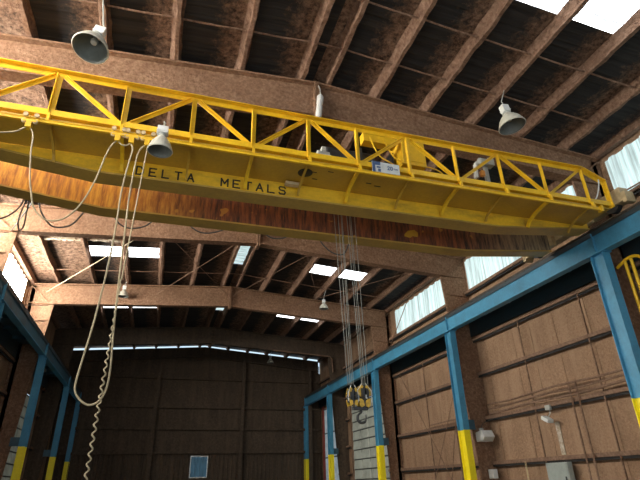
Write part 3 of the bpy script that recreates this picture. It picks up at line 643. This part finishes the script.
# coiled pendant cord
pts = []
for i in range(0, 60): pts.append((-.555 - .0009 * i, 6.29, 6.14 - .036 * i))
z = pts[-1][2]; n = 480
for i in range(n):
    t = i / n; a = i * 2 * math.pi / 18; r = .005 + .012 * min(1, t * 1.8)
    pts.append((-.61 + r * math.cos(a) - .02 * t, 6.255 + r * math.sin(a), z - (z - 1.35) * t))
tag(MB().tube(pts, .0095, 6).build('coiled_cord', M_CABLE), 'pale coiled pendant cord twisting straight down from the walkway', 'cord')
FB = 8.635
dk = [([(-2.95, 5.8), (-2.79, 5.92), (-2.68, 6.1), (-2.64, 6.3)], 'short dark cable end under the rusty girder at the far left'),
      ([(-2.60, 6.28), (-2.63, 6.07), (-2.64, 5.82), (-2.59, 5.65), (-2.54, 5.72), (-2.55, 5.98), (-2.57, 6.28)], 'dark cable in a tight narrow loop under the rusty girder'),
      ([(-2.40, 6.25), (-2.36, 6.1), (-2.27, 5.95), (-2.13, 5.8), (-1.97, 5.78), (-1.79, 5.88), (-1.65, 6.15)], 'dark cable in a wide loop below the left end of the rusty girder'),
      ([(-1.20, 6.2), (-1.02, 5.97), (-.81, 5.91), (-.57, 6.0), (-.40, 6.2)], 'dark cable swag behind the coiled cord and long loop'),
      ([(.10, 6.2), (.33, 6.02), (.54, 5.98), (.8, 6.07), (1.0, 6.2)], 'dark cable swag below the METALS lettering side, left one'),
      ([(1.55, 6.2), (1.8, 6.04), (2.05, 6.06), (2.25, 6.2)], 'small dark cable swag left of the hoist ropes'),
      ([(2.75, 6.25), (2.9, 6.0), (3.12, 5.84), (3.35, 5.86), (3.5, 6.2)], 'dark cable swag just behind the hoist ropes')]
for p, lab in dk:
    cable([(x, FB, z) for x, z in p], .014, lab, M_BCABLE)

# ------------------------------------------------------------------ lamps
def lamp(rim, dia, tilt, hang, lab, steep=False):
    # rim = centre of the open mouth; bell reflector, ballast housing, hook and a stem to what carries it
    ax = Vector((tilt[0], tilt[1], 1)).normalized(); c = Vector(rim); r = dia / 2
    root = thing('high_bay_lamp', rim, lab, 'lamp')
    h = dia * (.62 if not steep else .75)
    prof = [(r, 0), (r * 1.03, .012), (r * .99, .02), (r * .94, h * .22), (r * .80, h * .48), (r * .58, h * .72), (r * .34, h * .9), (r * .28, h)]
    inn = [(a - .008, b) for a, b in prof[::-1]]
    rf = MB().lathe([inn[-1]] + prof + [(prof[-1][0] - .004, prof[-1][1])], c, ax).build('reflector', M_REFL, root)
    MB().lathe(inn[:-1] + [(inn[-1][0] - .002, .001)], c, ax).build('lining', M_LINING, rf)  # inside of the bell is a darker grey than the outside
    MB().lathe([(.001, h * .45), (dia * .09, h * .5), (dia * .11, h * .65), (dia * .05, h * .85), (.001, h * .9)], c, ax, 14).build('bulb', M_BULB, root)
    nk = MB().lathe([(r * .28, h * .96), (r * .34, h * 1.02), (r * .3, h * 1.12), (r * .2, h * 1.16), (.001, h * 1.16)], c, ax, 18).build('collar', M_GREY, root)
    t = h * 1.14; b0 = c + ax * t; b1 = c + ax * (t + dia * .32)
    w_ = .15 if dia > .3 and rim[1] < 7 else dia * .3
    hs = MB().bar(b0, b1, w_, w_ * .85, (0, 1, 0)); hs.bar(b0 + ax * dia * .06, b0 + ax * dia * .10, w_ * 1.1, w_ * .95, (0, 1, 0)); hs.build('ballast_housing', M_WHITE, root, .008)
    MB().tube([b1, b1 + ax * .05, b1 + ax * .08 + Vector((.02, 0, .01)), b1 + ax * .11, Vector(hang)], .011, 8).build('stem', M_GREY, root)
lamp((-1.49, 5.80, 7.26), .50, (.12, .16), (-1.58, 5.95, top(-1.58) - .002), 'large grey bell lamp hanging highest at the upper left above the crane railing')
lamp((-.37, 6.13, 5.92), .35, (.0, -.04), (-.36, 6.335, 6.50), 'grey bell lamp with white housing mounted on the crane walkway above the lettering', True)
lamp((6.01, 6.08, 7.76), .52, (-.14, .06), (6.14, 6.2, top(6.2) - .002), 'cream bell lamp hanging from a roof purlin at the upper right')
lamp((-1.72, 19.35, 8.40 - .15), .42, (.02, -.05), (-1.63, 19.2, top(-1.6) - .002), 'small pale lamp hanging left of the long cable loop before the second far frame')
lamp((6.05, 18.2, 7.98), .38, (.0, -.05), (6.2, 18.3, top(6.2) - .002), 'small pale lamp right of the ridge, just left of the hoist ropes')
lamp((6.10, 28.6, 8.05), .38, (.0, -.03), (6.2, 28.6, top(6.2) - .002), 'tiny lamp hanging farthest away in front of the dark back wall')
# white wrapped fitting at the ridge of the frame over the crane
t = thing('ridge_fitting', (2.47, 7.22, 8.4), 'white cylindrical fitting hanging at the ridge joint above the crane railing', 'fitting')
MB().lathe([(.001, .0), (.05, .01), (.062, .05), (.062, .30), (.055, .34), (.068, .37), (.068, .55), (.04, .60), (.001, .6)], (2.40, 7.22, 8.08), (.10, .02, 1), 16).build('body', M_WHITE, t)
MB().tube([(2.46, 7.22, 8.67), (2.46, 7.24, 8.85), (2.44, 7.3, 9.0), (2.46, 7.40, 9.08)], .012, 6).build('bracket', M_GREY, t)

# ------------------------------------------------------------------ things on the right wall
WX = WR
t = thing('floodlight', (9.36, 13.3, 2.6), 'off-white wall pack floodlight on the brown post behind the second blue column', 'floodlight')
MB().prismX([(13.10, 2.72), (13.22, 2.60), (13.50, 2.60), (13.50, 2.86), (13.20, 2.90)], 9.12, 9.5).build('housing', M_WHITE, t, .02)
MB().add([(9.14, 13.095, 2.705), (9.48, 13.095, 2.705), (9.48, 13.215, 2.59), (9.14, 13.215, 2.59), (9.14, 13.105, 2.715), (9.48, 13.105, 2.715), (9.48, 13.225, 2.60), (9.14, 13.225, 2.60)], [(0, 1, 2, 3), (4, 7, 6, 5), (0, 4, 5, 1), (2, 6, 7, 3), (1, 5, 6, 2), (0, 3, 7, 4)]).build('lens', M_BULB, t)
MB().box(9.27, 9.37, 13.42, 13.52, 2.86, 2.98).build('mounting_arm', M_GREY, t)
tag(MB().tube(smooth_path([(9.32, 13.45, 2.98), (9.36, 13.4, 3.1), (9.42, 13.2, 3.16), (9.48, 13.0, 3.2)]), .009, 6).build('lamp_cable', M_BCABLE), 'thin dark cable from the off-white floodlight up to the pipes', 'cable')
tag(MB().box(9.3, 9.46, 13.2, 13.42, 1.62, 1.86).build('switch_box', M_WHITE, None, .015), 'pale switch box low on the post beneath the off-white floodlight', 'box')
t = thing('small_floodlight', (9.5, 10.75, 2.85), 'small white floodlight tilted down above the grey wall cabinet', 'floodlight')
MB().bar((9.42, 10.86, 2.98), (9.38, 10.60, 2.86), .16, .09).build('housing', M_WHITE, t, .01)
MB().tube([(9.45, 10.74, 2.97), (9.52, 10.72, 3.06), (9.52, 10.70, 3.16)], .012, 6).build('arm', M_GREY, t)
MB().box(9.46, 9.54, 10.64, 10.8, 3.14, 3.26).build('mounting_box', M_GREY, t, .008)
t = thing('wall_cabinet', (9.5, 10.75, 1.1), 'grey-green electrical cabinet low on the right wall', 'cabinet')
MB().box(9.38, 9.535, 10.38, 11.10, 1.15, 1.93).build('body', M_CAB, t, .012)
MB().box(9.365, 9.379, 10.41, 11.07, 1.18, 1.90).build('door', M_CAB, t, .004)
MB().box(9.345, 9.364, 10.45, 10.48, 1.5, 1.62).build('handle', M_DARK, t)
tag(MB().box(9.672, 9.68, 10.66, 10.80, 2.1, 2.86).build('plaster_streak', M_PEEL), 'pale streak of bare coating running down to the grey-green cabinet', 'streak')
pipes = [(3.68, .026, 'topmost of the pipes along the right wall'), (3.56, .024, 'second of the pipes along the right wall'), (3.43, .032, 'third of the pipes along the right wall, thickest')]
for z, r, lab in pipes:
    p = []
    for i in range(25):
        y = YO + .3 + (YB - .35 - YO - .3) * i / 24; p.append((9.50, y, z - .02 + .02 * math.sin(y * 1.9 + z * 7) - .012 * (y - 9)))
    tag(MB().tube(p, r, 8).build('wall_pipe', M_GIRT), 'long thin horizontal brown pipe, ' + lab, 'pipe')
tag(MB().tube([(9.5, YB + .3, 3.42), (9.5, YB + 3.2, 3.40)], .018, 8).build('wall_pipe', M_GIRT), 'short horizontal pipe on the cross-braced wall bay, upper one', 'pipe')
tag(MB().tube([(9.5, YB + .3, 3.32), (9.5, YB + 3.2, 3.31)], .016, 8).build('wall_pipe', M_GIRT), 'short horizontal pipe on the cross-braced wall bay, lower one', 'pipe')
for y, z0, z1, lab in ((9.84, .05, 3.62, 'vertical pipe on the right wall, left one of the pair beside the cabinet'), (9.62, .05, 3.66, 'vertical pipe on the right wall, right one of the pair beside the cabinet'),
                       (11.95, .05, 2.0, 'short pale vertical pipe left of the wall cabinet'), (14.35, .05, 5.6, 'vertical pipe on the cross-braced bay, right one'), (14.75, .05, 5.6, 'vertical pipe on the cross-braced bay, middle one'), (15.05, .05, 3.3, 'vertical pipe on the cross-braced bay, left and shortest')):
    tag(MB().tube([(9.47, y, z0), (9.47, y, z1)], .022, 8).build('vertical_pipe', M_GIRT if y != 11.95 else M_TAN), lab, 'pipe')
for y, lab in ((11.25, 'left thin sag rod between the girts of the nearest wall bay'), (8.95, 'right thin sag rod between the girts of the nearest wall bay'), (16.9, 'thin sag rod between the girts of the cross-braced bay')):
    tag(MB().box(9.53, 9.56, y - .015, y + .015, .02, 5.65).build('girt_rod', M_GIRT), lab, 'rod')
xb = [((9.46, YB + .35, 5.6), (9.46, YC - 1.9, 0.3), 'long brace rod falling away from the viewer on the cross-braced bay'), ((9.44, YB + 1.1, .3), (9.44, YC - .9, 5.6), 'long brace rod rising away from the viewer on the cross-braced bay'),
      ((9.46, YB + .6, 5.5), (9.43, YB + 2.6, .4), 'steep brace rod close to the second blue column')]
for a, b, lab in xb: tag(MB().tube([a, b], .012, 6).build('wall_brace_rod', M_GIRT), lab, 'brace rod')
for (ya, yb, za, zb, lab) in ((YA + .4, YA - 2.9, 7.3, 7.15, 'dark rod crossing the bright side window nearest the viewer'), (YC - .25, YC - 2.6, 6.7, 8.4, 'thin rod rising beside the far bright right side window'), (YC + .3, YC + 4.8, 7.9, 6.9, 'thin rod in the dark upper right bay past the hoist ropes')):
    tag(MB().tube([(9.35, ya, za), (9.35, yb, zb)], .018, 6).build('wall_tie_rod', M_PURL), lab, 'tie rod')
tag(MB().tube([(5.6, YD - .165, 8.04), (8.75, YD - .165, 7.85), (8.88, YD - .165, 7.7), (8.92, YD - .165, 7.0)], .04, 8).build('overhead_pipe', M_GIRT), 'grey-brown pipe along the dim frame nearest the back wall', 'pipe')
tag(MB().tube([(6.1, YC + 2.2, 8.78), (9.5, YC + 2.2, 8.585)], .045, 8).build('overhead_pipe', M_GIRT), 'brown pipe under the right bright skylights of the second far bay', 'pipe')
# yellow ladder rail beyond the runway beam
t = thing('access_handrail', (9.15, 6.9, 3.0), 'yellow tube handrail on the right wall beside the nearest blue column', 'handrail')
MB().tube(smooth_path([(9.1, 7.32, 5.60), (9.1, 7.16, 5.66), (9.1, 7.0, 5.70), (9.1, 6.8, 5.66), (9.1, 6.6, 5.45), (9.1, 6.5, 5.1)]), .035, 10).build('top_rail', M_YEL, t)
for y in (7.10, 6.95): MB().tube([(9.1, y, 5.66), (9.1, y, .05)], .033, 10).build('rail_post', M_YEL, t)
for i in range(7): MB().tube([(9.1, 7.10, .4 + .6 * i), (9.1, 6.95, .4 + .6 * i)], .012, 6).build('rung', M_YEL, t)
# left wall: small pale lamps and a dark cross rod bundle at the frame past the crane
for y, z, lab in ((25.9, 5.0, 'small white fixture on the dark left wall, between the blue columns'), (23.2, 6.1, 'small pale fixture high on the dark left wall')):
    tag(MB().box(WL + .2, WL + .42, y, y + .4, z, z + .12).build('wall_fixture', M_WHITE, None, .02), lab, 'fixture')
for a, b, lab in (((-4.25, YB - .1, 7.75), (-4.8, YB - 2.4, 6.6), 'thin rod fanning down to the left wall from the haunch behind the girder'), ((-4.25, YC - .1, 7.75), (-4.75, YC - 2.6, 6.9), 'thin rod fanning from the second far haunch toward the bright left window'),
                  ((-4.2, YB - .1, 7.8), (-2.55, 8.85, 6.35), 'dark hanging rod from the rusty girder to the haunch on the left')):
    tag(MB().tube([a, b], .014, 6).build('wall_tie_rod', M_BCABLE), lab, 'tie rod')

# the bridge hangs a touch lower at its left end: turn it, and set what hangs from its rail to match
TILT = .0065
crane.rotation_euler.y = -TILT
for o in list(COL.objects):
    if o.parent is None and (o.name.startswith('festoon_trolley') or o.name.startswith('coiled_cord')): o.location.z += TILT * ((o.location.x if o.type == 'EMPTY' else -.6) - 2.32)
    if o.parent is None and o.name.startswith('power_cable'):
        xs_ = [v.co.x for v in o.data.vertices]; o.location.z += TILT * (sum(xs_) / len(xs_) - 2.32)
tr.rotation_euler.y = -TILT; tr.location.z += TILT * (3.5 - 2.32) + .004
